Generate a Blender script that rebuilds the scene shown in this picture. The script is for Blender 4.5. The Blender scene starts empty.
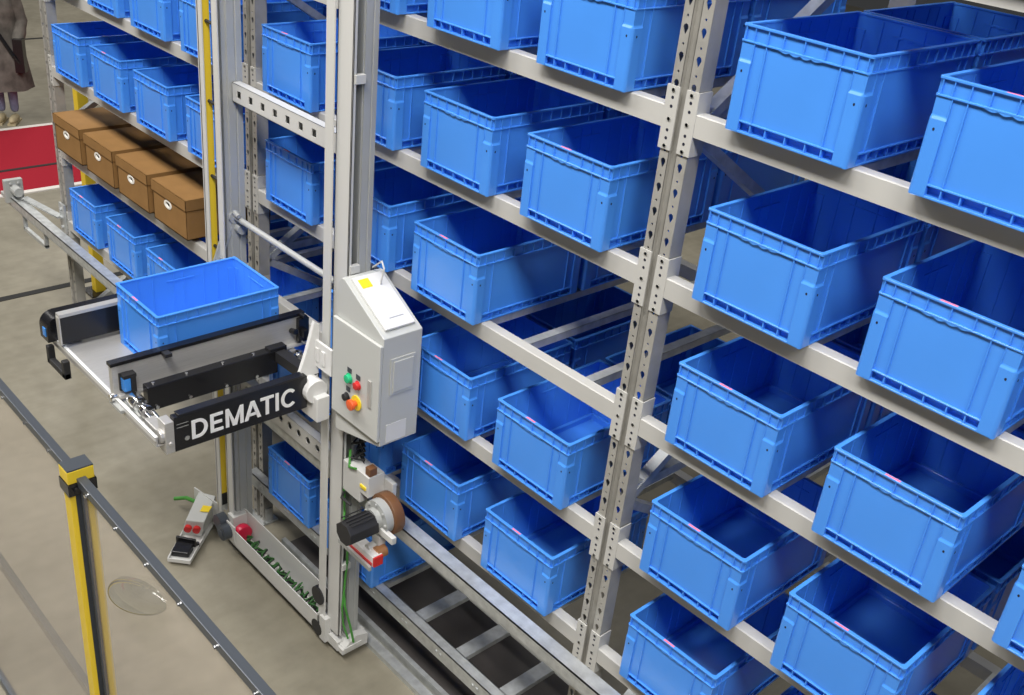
import bpy, bmesh, math, random
from mathutils import Vector, Matrix
random.seed(4)
C = bpy.context.scene.collection
PI = math.pi

# ------------------------------------------------------------------ materials
def nodes(name):
    m = bpy.data.materials.new(name); m.use_nodes = True
    nt = m.node_tree; b = nt.nodes['Principled BSDF']
    return m, nt, b
def mat(name, col, rough=.5, metal=0.0, spec=.5, emit=None, noise=0.0, scale=20.0, bump=0.0, stretch=None):
    m, nt, b = nodes(name)
    b.inputs['Base Color'].default_value = (*col, 1)
    b.inputs['Roughness'].default_value = rough
    b.inputs['Metallic'].default_value = metal
    b.inputs['Specular IOR Level'].default_value = spec
    if emit:
        b.inputs['Emission Color'].default_value = (*emit[0], 1)
        b.inputs['Emission Strength'].default_value = emit[1]
    if noise or bump:
        tc = nt.nodes.new('ShaderNodeTexCoord'); mp = nt.nodes.new('ShaderNodeMapping')
        nt.links.new(tc.outputs['Object'], mp.inputs['Vector'])
        if stretch: mp.inputs['Scale'].default_value = stretch
        n = nt.nodes.new('ShaderNodeTexNoise'); n.inputs['Scale'].default_value = scale
        n.inputs['Detail'].default_value = 5
        nt.links.new(mp.outputs['Vector'], n.inputs['Vector'])
        if noise:
            r = nt.nodes.new('ShaderNodeValToRGB')
            lo = tuple(c*(1-noise) for c in col); hi = tuple(min(1, c*(1+noise)) for c in col)
            r.color_ramp.elements[0].position = .3; r.color_ramp.elements[0].color = (*lo, 1)
            r.color_ramp.elements[1].position = .7; r.color_ramp.elements[1].color = (*hi, 1)
            nt.links.new(n.outputs['Fac'], r.inputs['Fac'])
            nt.links.new(r.outputs['Color'], b.inputs['Base Color'])
        if bump:
            bp = nt.nodes.new('ShaderNodeBump'); bp.inputs['Strength'].default_value = bump
            bp.inputs['Distance'].default_value = .005
            nt.links.new(n.outputs['Fac'], bp.inputs['Height'])
            nt.links.new(bp.outputs['Normal'], b.inputs['Normal'])
    return m

BLUE = mat('blue_polypropylene', (.066, .285, .85), .30, 0, .6, noise=.05, scale=3)
HOLE = mat('dark_hole', (.01, .012, .03), .6)
PINK = mat('pink_label', (.85, .22, .36), .5)
BEAM = mat('beige_powder_coat', (.51, .505, .48), .42, 0, .5, noise=.03, scale=6)
UPR = mat('galvanised_upright', (.43, .42, .39), .45, .35, .5, noise=.10, scale=14)
GALV = mat('galvanised_steel', (.55, .57, .57), .42, .55, .5, noise=.16, scale=22)
WHITE = mat('white_powder_coat', (.60, .60, .58), .40, 0, .5)
ALU = mat('anodised_aluminium', (.42, .43, .42), .45, .1, .5, noise=.04, scale=5)
STEEL = mat('brushed_steel', (.56, .55, .53), .36, .45, .5, noise=.08, scale=10, stretch=(40, 1, 40))
BRIGHT = mat('bright_steel', (.82, .82, .82), .18, 1.0)
YEL = mat('yellow_paint', (.80, .57, .03), .42)
BLACK = mat('black_enamel', (.010, .010, .012), .26)
BLKR = mat('black_rubber', (.018, .018, .020), .55)
DGREY = mat('dark_grey_profile', (.075, .085, .10), .38, .3)
CARD = mat('cardboard', (.27, .145, .050), .75, 0, .25, noise=.08, scale=9)
CARDIN = mat('white_grip_ring', (.80, .78, .73), .5)
CAB = mat('cabinet_grey', (.54, .55, .53), .42)
CABW = mat('cabinet_white_plate', (.74, .74, .73), .35)
GREEN = mat('green_lamp_button', (.02, .50, .22), .25, 0, .6)
RED = mat('red_plastic', (.62, .03, .03), .32)
CRIM = mat('crimson_rubber', (.55, .012, .05), .35)
ORANGE = mat('red_orange_mushroom', (.80, .12, .03), .3)
YELP = mat('yellow_plastic', (.88, .66, .03), .35)
LBLUE = mat('blue_sensor_plastic', (.05, .27, .75), .3)
BROWN = mat('brown_polyurethane', (.16, .072, .030), .42)
COPPER = mat('copper_roller', (.50, .24, .11), .35, .5)
WIRE = mat('green_wire', (.06, .26, .04), .5)
LETTER = mat('white_lettering', (.88, .88, .87), .45)
CARPET = mat('red_carpet', (.33, .018, .032), .95, 0, .1, noise=.10, scale=90)
STRIPE = mat('white_floor_tape', (.74, .70, .66), .6)
COAT = mat('grey_coat_cloth', (.14, .13, .115), .9, 0, .2, noise=.35, scale=9)
JEANS = mat('washed_denim', (.23, .25, .38), .9, 0, .2, noise=.15, scale=14)
SHOE = mat('tan_shoe', (.50, .42, .26), .7)
SKIN = mat('skin', (.55, .33, .24), .55)
HAIR = mat('dark_hair', (.03, .02, .015), .5)
JOINT = mat('black_joint_seal', (.012, .012, .012), .7)

def glass_sheet(name, tint, haze, hazecol, refl):
    m = bpy.data.materials.new(name); m.use_nodes = True; nt = m.node_tree
    nt.nodes.clear()
    o = nt.nodes.new('ShaderNodeOutputMaterial')
    tr = nt.nodes.new('ShaderNodeBsdfTransparent'); tr.inputs['Color'].default_value = (*tint, 1)
    df = nt.nodes.new('ShaderNodeBsdfDiffuse'); df.inputs['Color'].default_value = (*hazecol, 1)
    gl = nt.nodes.new('ShaderNodeBsdfGlossy'); gl.inputs['Roughness'].default_value = .04
    m1 = nt.nodes.new('ShaderNodeMixShader'); m1.inputs['Fac'].default_value = haze
    nt.links.new(tr.outputs[0], m1.inputs[1]); nt.links.new(df.outputs[0], m1.inputs[2])
    fr = nt.nodes.new('ShaderNodeFresnel'); fr.inputs['IOR'].default_value = refl
    m2 = nt.nodes.new('ShaderNodeMixShader')
    ge = nt.nodes.new('ShaderNodeNewGeometry'); mu = nt.nodes.new('ShaderNodeMath'); mu.operation = 'SUBTRACT'; mu.use_clamp = True
    nt.links.new(fr.outputs[0], mu.inputs[0]); nt.links.new(ge.outputs['Backfacing'], mu.inputs[1])  # one clean reflection per sheet
    nt.links.new(mu.outputs[0], m2.inputs['Fac'])
    nt.links.new(m1.outputs[0], m2.inputs[1]); nt.links.new(gl.outputs[0], m2.inputs[2])
    nt.links.new(m2.outputs[0], o.inputs['Surface'])
    return m
PANE = glass_sheet('tinted_acrylic', (1, .98, .955), .21, (1.0, .88, .78), 1.5)
PANE2 = glass_sheet('clear_acrylic', (1, .99, .975), 0.0, (.9, .8, .7), 1.5)
DOME = glass_sheet('clear_acrylic_dome', (.78, .79, .77), .05, (.7, .7, .7), 1.6)

def concrete():
    m, nt, b = nodes('polished_concrete')
    tc = nt.nodes.new('ShaderNodeTexCoord')
    n1 = nt.nodes.new('ShaderNodeTexNoise'); n1.inputs['Scale'].default_value = .9; n1.inputs['Detail'].default_value = 8
    n2 = nt.nodes.new('ShaderNodeTexNoise'); n2.inputs['Scale'].default_value = 9; n2.inputs['Detail'].default_value = 6
    mp = nt.nodes.new('ShaderNodeMapping'); mp.inputs['Scale'].default_value = (6, .7, 1)
    n3 = nt.nodes.new('ShaderNodeTexNoise'); n3.inputs['Scale'].default_value = 2.5; n3.inputs['Detail'].default_value = 6
    nt.links.new(tc.outputs['Object'], n1.inputs['Vector']); nt.links.new(tc.outputs['Object'], n2.inputs['Vector'])
    nt.links.new(tc.outputs['Object'], mp.inputs['Vector']); nt.links.new(mp.outputs[0], n3.inputs['Vector'])
    r1 = nt.nodes.new('ShaderNodeValToRGB')
    r1.color_ramp.elements[0].position = .28; r1.color_ramp.elements[0].color = (.205, .188, .141, 1)
    r1.color_ramp.elements[1].position = .72; r1.color_ramp.elements[1].color = (.318, .293, .228, 1)
    mx = nt.nodes.new('ShaderNodeMix'); mx.data_type = 'RGBA'; mx.blend_type = 'MULTIPLY'; mx.inputs['Factor'].default_value = .45
    r2 = nt.nodes.new('ShaderNodeValToRGB')
    r2.color_ramp.elements[0].position = .3; r2.color_ramp.elements[0].color = (.72, .70, .68, 1)
    r2.color_ramp.elements[1].position = .65; r2.color_ramp.elements[1].color = (1.1, 1.1, 1.1, 1)
    nt.links.new(n1.outputs['Fac'], r1.inputs['Fac']); nt.links.new(n2.outputs['Fac'], r2.inputs['Fac'])
    nt.links.new(r1.outputs['Color'], mx.inputs['A']); nt.links.new(r2.outputs['Color'], mx.inputs['B'])
    mx2 = nt.nodes.new('ShaderNodeMix'); mx2.data_type = 'RGBA'; mx2.blend_type = 'MULTIPLY'; mx2.inputs['Factor'].default_value = .22
    r3 = nt.nodes.new('ShaderNodeValToRGB')
    r3.color_ramp.elements[0].position = .35; r3.color_ramp.elements[0].color = (.70, .70, .68, 1)
    r3.color_ramp.elements[1].position = .6; r3.color_ramp.elements[1].color = (1.05, 1.05, 1.05, 1)
    nt.links.new(n3.outputs['Fac'], r3.inputs['Fac'])
    nt.links.new(mx.outputs['Result'], mx2.inputs['A']); nt.links.new(r3.outputs['Color'], mx2.inputs['B'])
    nt.links.new(mx2.outputs['Result'], b.inputs['Base Color'])
    b.inputs['Roughness'].default_value = .42
    return m
FLOOR = concrete()

# ------------------------------------------------------------------ mesh helpers
ORG = {}
class MB:
    def __init__(s): s.v = []; s.f = []; s.m = []
    def add(s, vs, fs, m=0):
        o = len(s.v); s.v += [tuple(v) for v in vs]
        s.f += [tuple(i+o for i in f) for f in fs]; s.m += [m]*len(fs)
    def box(s, x0, x1, y0, y1, z0, z1, m=0):
        s.add([(x0,y0,z0),(x1,y0,z0),(x1,y1,z0),(x0,y1,z0),(x0,y0,z1),(x1,y0,z1),(x1,y1,z1),(x0,y1,z1)],
              [(0,3,2,1),(4,5,6,7),(0,1,5,4),(1,2,6,5),(2,3,7,6),(3,0,4,7)], m)
    def hexa(s, pts, m=0):
        s.add(pts, [(0,3,2,1),(4,5,6,7),(0,1,5,4),(1,2,6,5),(2,3,7,6),(3,0,4,7)], m)
    def prism(s, poly, axis, a0, a1, m=0):
        def P(u, w, a):
            return (a,u,w) if axis == 0 else (u,a,w) if axis == 1 else (u,w,a)
        n = len(poly)
        s.add([P(u,w,a0) for u,w in poly]+[P(u,w,a1) for u,w in poly],
              [tuple(range(n))[::-1], tuple(range(n,2*n))]+[(i,(i+1)%n,n+(i+1)%n,n+i) for i in range(n)], m)
    def cyl(s, p0, p1, r, n=16, m=0, r1=None, caps=True):
        p0, p1 = Vector(p0), Vector(p1); d = (p1-p0).normalized()
        a = d.orthogonal().normalized(); b = d.cross(a); r1 = r if r1 is None else r1
        vs = []
        for p, rr in ((p0,r),(p1,r1)):
            vs += [p + a*rr*math.cos(2*PI*i/n) + b*rr*math.sin(2*PI*i/n) for i in range(n)]
        fs = [(i,(i+1)%n,n+(i+1)%n,n+i) for i in range(n)]
        if caps: fs += [tuple(range(n))[::-1], tuple(range(n,2*n))]
        s.add(vs, fs, m)
    def tube(s, pts, r, n=8, m=0):
        pts = [Vector(p) for p in pts]; vs = []
        up = Vector((0.13,0.31,0.94))
        for i, p in enumerate(pts):
            t = (pts[min(i+1,len(pts)-1)]-pts[max(i-1,0)]).normalized()
            a = t.cross(up).normalized(); b = t.cross(a)
            vs += [p+a*r*math.cos(2*PI*k/n)+b*r*math.sin(2*PI*k/n) for k in range(n)]
        fs = []
        for i in range(len(pts)-1):
            fs += [(i*n+k, i*n+(k+1)%n, (i+1)*n+(k+1)%n, (i+1)*n+k) for k in range(n)]
        fs += [tuple(range(n))[::-1], tuple(range((len(pts)-1)*n, len(pts)*n))]
        s.add(vs, fs, m)
    def bar(s, p0, p1, w, h, m=0, up=(0,0,1)):
        p0, p1 = Vector(p0), Vector(p1); d = (p1-p0).normalized()
        a = d.cross(Vector(up)).normalized(); b = a.cross(d).normalized()
        vs = [p+a*i*w/2+b*j*h/2 for p in (p0,p1) for i,j in ((-1,-1),(1,-1),(1,1),(-1,1))]
        s.hexa(vs, m)
    def ring(s, w, d, oo, oi, z0, z1, ro, ri, m=0, seg=4):
        def rr(o, r):
            x0,x1,y0,y1 = o,w-o,o,d-o; P = []
            for cx,cy,a in ((x1-r,y0+r,-PI/2),(x1-r,y1-r,0),(x0+r,y1-r,PI/2),(x0+r,y0+r,PI)):
                P += [(cx+r*math.cos(a+PI/2*i/seg), cy+r*math.sin(a+PI/2*i/seg)) for i in range(seg+1)]
            return P
        A, B = rr(oo,ro), rr(oi,ri); n = len(A)
        vs = [(x,y,z) for z in (z0,z1) for x,y in A]+[(x,y,z) for z in (z0,z1) for x,y in B]
        fs = []
        for i in range(n):
            j = (i+1)%n
            fs += [(i,j,n+j,n+i),(2*n+j,2*n+i,3*n+i,3*n+j),(n+i,n+j,3*n+j,3*n+i),(j,i,2*n+i,2*n+j)]
        s.add(vs, fs, m)
    def sphere(s, c, r, m=0, n=14, k=8, half=False):
        rx, ry, rz = r if isinstance(r, tuple) else (r,r,r); vs = []
        for i in range(k+1):
            t = PI*i/k*(.5 if half else 1)
            for j in range(n):
                a = 2*PI*j/n
                vs.append((c[0]+rx*math.sin(t)*math.cos(a), c[1]+ry*math.sin(t)*math.sin(a), c[2]+rz*math.cos(t)))
        s.add(vs, [(i*n+j,(i+1)*n+j,(i+1)*n+(j+1)%n,i*n+(j+1)%n) for i in range(k) for j in range(n)], m)
    def mesh(s, name, mats, org=(0,0,0), smooth=False):
        me = bpy.data.meshes.new(name)
        me.from_pydata([(x-org[0],y-org[1],z-org[2]) for x,y,z in s.v], [], s.f)
        for q in (mats if isinstance(mats,(list,tuple)) else [mats]): me.materials.append(q)
        me.polygons.foreach_set('material_index', s.m)
        if smooth: me.polygons.foreach_set('use_smooth', [True]*len(s.f))
        me.update(); return me
    def build(s, name, mats, parent=None, org=None, smooth=False, bevel=0.0, seg=2):
        """world-space geometry becomes ONE object under parent"""
        if parent is not None: o0 = ORG[parent.name]
        else: o0 = org or (0,0,0)
        o = bpy.data.objects.new(name, s.mesh(name, mats, o0, smooth)); C.objects.link(o)
        ORG[o.name] = o0
        if parent is not None: o.parent = parent
        else: o.location = o0
        if bevel:
            b = o.modifiers.new('bevel','BEVEL'); b.width = bevel; b.segments = seg; b.limit_method = 'ANGLE'
        if smooth:
            e = o.modifiers.new('split','EDGE_SPLIT'); e.split_angle = math.radians(38)
        return o
def tag(o, label=None, cat=None, group=None, kind=None):
    for k, v in (('label',label),('category',cat),('group',group),('kind',kind)):
        if v: o[k] = v
    return o
def empty(name, loc, label, cat, group=None):
    o = bpy.data.objects.new(name, None); C.objects.link(o); o.location = loc; o.empty_display_size = .1
    ORG[o.name] = tuple(loc); return tag(o, label, cat, group)

# ------------------------------------------------------------------ layout (metres; x along the rack, y into it, z up)
ROW = {0: 3.66, 1: 3.128, 2: 2.596, 3: 2.066, 4: 1.526, 5: 1.0, 6: .415}
UPX = [-5.475, -2.945, -.431, 2.083]           # left edges of the front uprights
UW = .106
RY = .047                                       # the bins overhang the beams by this much
DEPTH = 1.24

# ------------------------------------------------------------------ the setting
m = MB(); m.box(-34, 14, -14, 22, -.2, 0)
tag(m.build('floor', FLOOR), kind='structure')
for i, x in enumerate((-6.42, -14.51)):
    m = MB(); m.box(x-.035, x+.035, -14, 22, 0, .004)
    tag(m.build('trim_%d' % (i+1), JOINT), kind='structure')

# red carpet with white taped edges
m = MB(); m.box(-10.50, -8.58, -4, 6, 0, .012)
cp = m.build('red_carpet', CARPET, None, (-9.5, 1, 0))
tag(cp, 'red carpet runner lying on the concrete floor beyond the rack end', 'carpet')
for x in (-8.60, -10.55):
    m = MB(); m.box(x, x+.07, -4, 6, 0, .014); m.build('edge_tape', STRIPE, cp)['label'] = 'white edge tape'
m = MB(); m.box(-9.235, -9.185, -4, 6, 0, .016); m.build('seam', JOINT, cp)['label'] = 'dark seam across the carpet'

# ------------------------------------------------------------------ storage bins
BW, BD, BH = .40, .59, .294
def bin_mesh(bd=BD):
    w, d, h = BW, bd, BH; m = MB()
    m.ring(w, d, .0072, .0112, .034, h-.004, .009, .007)            # walls
    m.ring(w, d, .0215, .0245, .004, .034, .008, .008)              # recessed foot wall
    m.ring(w, d, 0, .0135, h-.0065, h, .008, .008)                   # top flange
    m.ring(w, d, .0005, .010, .2465, .2515, .008, .008)               # lower flange
    m.ring(w, d, .001, .024, .031, .036, .010, .010)                # ledge above the foot
    m.ring(w, d, .001, .025, 0, .006, .010, .010)                   # foot flange
    m.box(.02, w-.02, .02, d-.02, .004, .012)                       # bottom
    for side in range(4):
        L = w if side in (0,2) else d
        def T(a, o, z):
            return {0:(a,o,z), 1:(w-o,a,z), 2:(w-a,d-o,z), 3:(o,d-a,z)}[side]
        def bx(a0,a1,o0,o1,z0,z1,k=0):
            m.hexa([T(a0,o0,z0),T(a1,o0,z0),T(a1,o1,z0),T(a0,o1,z0),T(a0,o0,z1),T(a1,o0,z1),T(a1,o1,z1),T(a0,o1,z1)], k)
        if L == w: ribs = [.012,.042,.085,.135,.2,.265,.315,.358,.388]
        else: ribs = [.012,.045,.09,.14]+[.14+(d-.28)*i/6 for i in range(1,6)]+[d-.14,d-.09,d-.045,d-.012]
        for a in ribs: bx(a-.0015,a+.0015,.001,.010,.25,h-.005)    # rim ribs
        for a in (.085, L-.085): bx(a-.0018,a+.0018,.002,.010,.034,.248)
        for a in (.046, L-.046): bx(a-.0014,a+.0014,.002,.010,.19,.248)
        # panel step between the two ribs and the columns
        foot = [.084,.135,.2,.265,.316] if L == w else [.05+(d-.1)*i/9 for i in range(1,9)]
        for a in foot: bx(a-.002,a+.002,.003,.023,.005,.033)
        # wavy grip under the rim
        n = 20; a0, a1 = L/2-.075, L/2+.06
        for i in range(n):
            s0 = a0+(a1-a0)*i/n; s1 = a0+(a1-a0)*(i+1)/n
            f = lambda q: .2462-.0058*abs(math.sin(PI*4*(q-a0)/(a1-a0)))*(1-abs(2*(q-a0)/(a1-a0)-1)**4)
            m.hexa([T(s0,.001,f(s0)),T(s1,.001,f(s1)),T(s1,.014,f(s1)),T(s0,.014,f(s0)),
                    T(s0,.001,.249),T(s1,.001,.249),T(s1,.014,.249),T(s0,.014,.249)])
        # inner ribs
        for a in ((.1,.16,L-.16,L-.1) if L == w else (.1,.17,.27,L-.27,L-.17,L-.1)):
            bx(a-.003,a+.003,.0105,.0132,.037,h-.012)
        # small black peg holes in the columns
        for a in (.022, L-.022):
            p = [T(a+.0032*math.cos(2*PI*i/8), -.0004, .168+.0042*math.sin(2*PI*i/8)) for i in range(8)]
            q = [T(a+.0032*math.cos(2*PI*i/8), .003, .168+.0042*math.sin(2*PI*i/8)) for i in range(8)]
            m.add(p+q, [tuple(range(8))]+[(i,(i+1)%8,8+(i+1)%8,8+i) for i in range(8)], 1)
    # rounded corner columns with a sloped ledge on top
    seg = 5; cw = .046
    for cx, cy, sx, sy in ((0,0,1,1),(w,0,-1,1),(w,d,-1,-1),(0,d,1,-1)):
        r = .012; o = .0
        outer = [(o,cw)]+[(o+r-r*math.cos(PI/2*i/seg), o+r-r*math.sin(PI/2*i/seg)) for i in range(seg+1)]+[(cw,o)]
        inner = [(.0145,cw),(.0145,.0145),(cw,.0145)]
        poly = outer+inner[::-1]
        def at(p, z): return (cx+sx*p[0], cy+sy*p[1], z)
        def sh(p, t):
            return (max(p[0],t) if p[0] < .0145 else p[0], max(p[1],t) if p[1] < .0145 else p[1])
        n = len(poly); flip = sx*sy < 0
        lv = [(.0,[sh(p,.001) for p in poly]),(.003,poly),(.192,poly),(.199,[sh(p,.004) for p in poly]),(.2022,[sh(p,.0048) for p in poly]),(.2475,[sh(p,.0040) for p in poly])]
        vs = [at(p,z) for z,pp in lv for p in pp]; fs = []
        for k in range(len(lv)-1):
            for i in range(n):
                j = (i+1)%n; q = (k*n+i,k*n+j,(k+1)*n+j,(k+1)*n+i)
                fs.append(q if not flip else q[::-1])
        fs += [tuple(range(n)), tuple(range((len(lv)-1)*n, len(lv)*n))]
        m.add(vs, fs)
    me = m.mesh('storage_bin', [BLUE, HOLE])
    bm = bmesh.new(); bm.from_mesh(me)
    ed = [e for e in bm.edges if e.is_manifold and e.calc_face_angle(0) > .9 and e.calc_length() > .02]
    bmesh.ops.bevel(bm, geom=ed, offset=.0009, segments=1, affect='EDGES', clamp_overlap=True)
    bm.to_mesh(me); bm.free()
    return me
BIN_ME = bin_mesh()
m = MB(); m.box(.163, .210, .0015, .0100, BH-.003, BH+.0006)
LAB_ME = m.mesh('barcode_label', PINK)
ORD = ['first','second','third','fourth','fifth']
def make_bin(x, y, z, label, group, sticker=True, rz=0.0):
    o = bpy.data.objects.new('storage_bin', BIN_ME); C.objects.link(o); o.location = (x,y,z); o.rotation_euler.z = rz
    tag(o, label, 'storage bin', group)
    if sticker:
        s = bpy.data.objects.new('barcode_label', LAB_ME); C.objects.link(s); s.parent = o; s['label'] = 'pink barcode label on the rim'
    return o
XR = [-.183, .392, .965, 1.535]; XM = [-2.70, -2.12, -1.545, -.973]; XL = [-5.207, -4.635, -4.062, -3.488]
SHR = {1:'top',2:'second',3:'third',4:'fourth',5:'lowest'}
SHM = {1:'top',2:'second',3:'third',4:'fourth',5:'fifth',6:'floor-level'}
SHL = {2:'top',3:'second',5:'lowest'}
front = []
for r in (1,2,3,4,5):
    for i in (0,1,2): front.append(('R', r, i, XR[i]))
MP = {1:(1,2,3), 2:(0,1,2,3), 3:(0,1,2), 4:(1,2,3), 5:(0,1,2,3), 6:(0,1)}
for r, ii in MP.items():
    for i in ii: front.append(('M', r, i, XM[i]+(.10 if r == 6 and i == 0 else .08 if r == 6 else 0)))
for r, ii in {2:(0,1,2,3), 3:(0,1,2,3), 5:(0,1,2,3)}.items():
    for i in ii: front.append(('L', r, i, XL[i]))
NOLAB = {('R',1,0),('R',2,0),('M',2,2),('M',1,3),('M',1,2),('L',2,0),('L',2,1),('M',2,1),('M',3,1),('L',3,0),('L',3,2)}
NOREAR = {('M',6,0),('M',6,1),('M',5,3),('M',5,2),('R',5,0),('R',5,1),('R',5,2),('R',4,0)}
for bay, r, i, x in front:
    if bay == 'R': sh, bn, pos = SHR[r], 'right bay', ORD[i]+' from the perforated upright'
    elif bay == 'M':
        k = max(MP[r])-i; sh, bn, pos = SHM[r], 'middle bay', (ORD[k]+' from its right end')
    else: sh, bn, pos = SHL[r], 'left bay', ORD[i]+' from the rack end'
    dx = (((i*7+r*13+ord(bay)) % 5)-2)*.0022; dy = (((i*5+r*11) % 7)-3)*.003
    z = ROW[r]+.001
    make_bin(x+dx, dy-(.06 if r == 6 else 0), z, 'blue plastic bin on the %s shelf of the %s, %s' % (sh, bn, pos),
             'front blue bins in the %s' % bn, (bay,r,i) not in NOLAB)
    if (bay, r, i) not in NOREAR:
        make_bin(x+dx*.5, .615+dy*.5, z, 'shaded rear blue bin, %s shelf of the %s, %s' % (sh, bn, pos),
                 'rear blue bins in the %s' % bn, False)
# the slot on the fourth shelf that lost its front bin and the slot beside the upright keep their rear bins
make_bin(XM[0], .615, ROW[4]+.001, 'shaded rear blue bin behind the empty slot level with the lift carriage', 'rear blue bins in the middle bay', False)

for x in XL+XM+XR:                              # unseen bins added one shelf up to shade the top shelf
    for y in (0, .615):
        make_bin(x, y, ROW[0]+.001, 'unseen blue bin added above the top shelf to shade it', 'unseen blue bins added for shade', False)

for i in (1, 2, 3):
    make_bin(XL[i], .615, ROW[4]+.001, 'shaded rear blue bin behind the cardboard boxes, %s from the rack end' % ORD[i], 'rear blue bins in the left bay', False)

# ------------------------------------------------------------------ cardboard boxes
def make_box(x, label):
    w, d, h, lid = .395, .52, .228, .05; z = ROW[4]+.001+.02
    o = empty('cardboard_box', (x, -.005, z), label, 'box', 'lidded cardboard boxes on the left bay shelf')
    X, Y = x, -.005
    m = MB()
    # body with an oval grip hole in the front wall
    cx, cz, rx, rz = X+w*.46, z+.140, .034, .019; n = 16
    rect = []
    for i in range(n):
        a = 2*PI*i/n; c, s = math.cos(a), math.sin(a)
        t = min(((X+w-cx) if c > 0 else (cx-X))/abs(c) if abs(c) > 1e-6 else 9, (h-.140 if s > 0 else .140)/abs(s) if abs(s) > 1e-6 else 9)
        rect.append((cx+c*t, cz+s*t))
    el = [(cx+rx*math.cos(2*PI*i/n), cz+rz*math.sin(2*PI*i/n)) for i in range(n)]
    vs = [(u,Y,v) for u,v in rect]+[(u,Y,v) for u,v in el]+[(u,Y+.006,v) for u,v in el]
    m.add(vs, [(i,(i+1)%n,n+(i+1)%n,n+i) for i in range(n)]+[(n+i,n+(i+1)%n,2*n+(i+1)%n,2*n+i) for i in range(n)])
    corner = [(X,Y,z),(X+w,Y,z),(X+w,Y,z+h),(X,Y,z+h)]
    for c in corner:                                                # close the rectangle's corners
        near = sorted(range(n), key=lambda i: (rect[i][0]-c[0])**2+(rect[i][1]-c[2])**2)[:2]
        m.add([c,(rect[near[0]][0],Y,rect[near[0]][1]),(rect[near[1]][0],Y,rect[near[1]][1])], [(0,1,2)])
    m.box(X, X+.006, Y, Y+d, z, z+h); m.box(X+w-.006, X+w, Y, Y+d, z, z+h)
    m.box(X, X+w, Y+d-.006, Y+d, z, z+h); m.box(X, X+w, Y, Y+d, z, z+.006)
    m.build('box_body', CARD, o)
    m = MB(); L0, L1 = X-.006, X+w+.006; z0, z1 = z+h-.055, z+h+.008
    m.box(L0, L1, Y-.007, Y-.001, z0, z1); m.box(L0, L1, Y+d+.001, Y+d+.007, z0, z1)
    m.box(L0, L0+.005, Y-.007, Y+d+.007, z0, z1); m.box(L1-.005, L1, Y-.007, Y+d+.007, z0, z1)
    m.box(L0, L1, Y-.007, Y+d+.007, z1-.004, z1)
    m.build('box_lid', CARD, o, bevel=.002)
    m = MB(); n = 20
    def el2(k, y): return [(cx+(rx*k)*math.cos(2*PI*i/n), y, cz+(rz*k)*math.sin(2*PI*i/n)) for i in range(n)]
    A, B, D, E_ = el2(1.3,Y-.003), el2(.82,Y-.003), el2(1.3,Y), el2(.82,Y+.01)
    m.add(A+B+D+E_, [(i,(i+1)%n,n+(i+1)%n,n+i) for i in range(n)]+[(2*n+i,2*n+(i+1)%n,(i+1)%n,i) for i in range(n)]+[(n+i,n+(i+1)%n,3*n+(i+1)%n,3*n+i) for i in range(n)])
    m.build('grip_ring', CARDIN, o)['label'] = 'white oval grip ring'
    m = MB(); m.box(cx-.05, cx+.05, Y+.012, Y+.014, cz-.03, cz+.03); 
for i, (x, lb) in enumerate(((-5.290,'lidded brown cardboard box at the far left end of its shelf'),
        (-4.822,'lidded brown cardboard box second from the left end of its shelf'),
        (-4.365,'lidded brown cardboard box third from the left end of its shelf'),
        (-3.905,'lidded brown cardboard box nearest the yellow mast strip'))):
    make_box(x, lb)

# ------------------------------------------------------------------ the rack
rack = empty('storage_rack', (-2.8, 0, 0), 'tall beige and galvanised steel shelving rack full of blue bins', 'rack')
def holed_strip(m, x0, x1, z0, z1, y, pitch=.0405):
    """front strip of an upright: teardrop holes and round holes in turn, really cut through"""
    n = int((z1-z0)/pitch); cx = (x0+x1)/2
    for k in range(n):
        a, b = z0+k*pitch, z0+(k+1)*pitch; cz = (a+b)/2
        if k % 2: hole = [(.0042*math.cos(t), .0042*math.sin(t)) for t in [PI/4*i for i in range(8)]]
        else: hole = [(.0098,.006),(.0068,.0143),(0,.0175),(-.0068,.0143),(-.0098,.006),(-.0045,-.007),(0,-.0155),(.0045,-.007)]
        hole = [(cx+u, cz+v) for u,v in hole]
        rc = [(x1,cz),(x1,b),(cx,b),(x0,b),(x0,cz),(x0,a),(cx,a),(x1,a)]
        vs = [(u,y,v) for u,v in rc]+[(u,y,v) for u,v in hole]+[(u,y+.003,v) for u,v in hole]
        m.add(vs, [(i,(i+1)%8,8+(i+1)%8,8+i) for i in range(8)]+[(8+i,8+(i+1)%8,16+(i+1)%8,16+i) for i in range(8)])
    m.box(x0, x1, y, y+.002, z0+n*pitch, z1)
def upright(x, y, d, top=4.25, sgn=1):
    m = MB(); w = UW; z0, z1 = .012, top
    holed_strip(m, x, x+.036, z0, z1, y); holed_strip(m, x+.064, x+w, z0, z1, y)
    m.box(x+.034, x+.036, y, y+.016, z0, z1); m.box(x+.064, x+.066, y, y+.016, z0, z1)
    m.box(x+.034, x+.066, y+.014, y+.016, z0, z1)
    m.box(x-.0005, x+.002, y+.0005, y+d, z0, z1); m.box(x+w-.002, x+w+.0005, y+.0005, y+d, z0, z1)
    m.box(x, x+.028, y+d-.002, y+d, z0, z1); m.box(x+w-.028, x+w, y+d-.002, y+d, z0, z1)
    u = m.build('upright', UPR, rack)
    m = MB(); m.box(x-.025, x+w+.025, y-.02, y+d+.02, 0, .012)
    m.box(x-.012, x-.002, y+.01, y+d-.01, .012, .10); m.box(x+w+.002, x+w+.012, y+.01, y+d-.01, .012, .10)
    for q in (x-.016, x+w+.016): m.cyl((q,y-.005,.012),(q,y-.005,.03), .007, 6)
    b = m.build('base_plate', GALV, u)
    return u
for x in UPX: upright(x, RY, .062)
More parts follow.
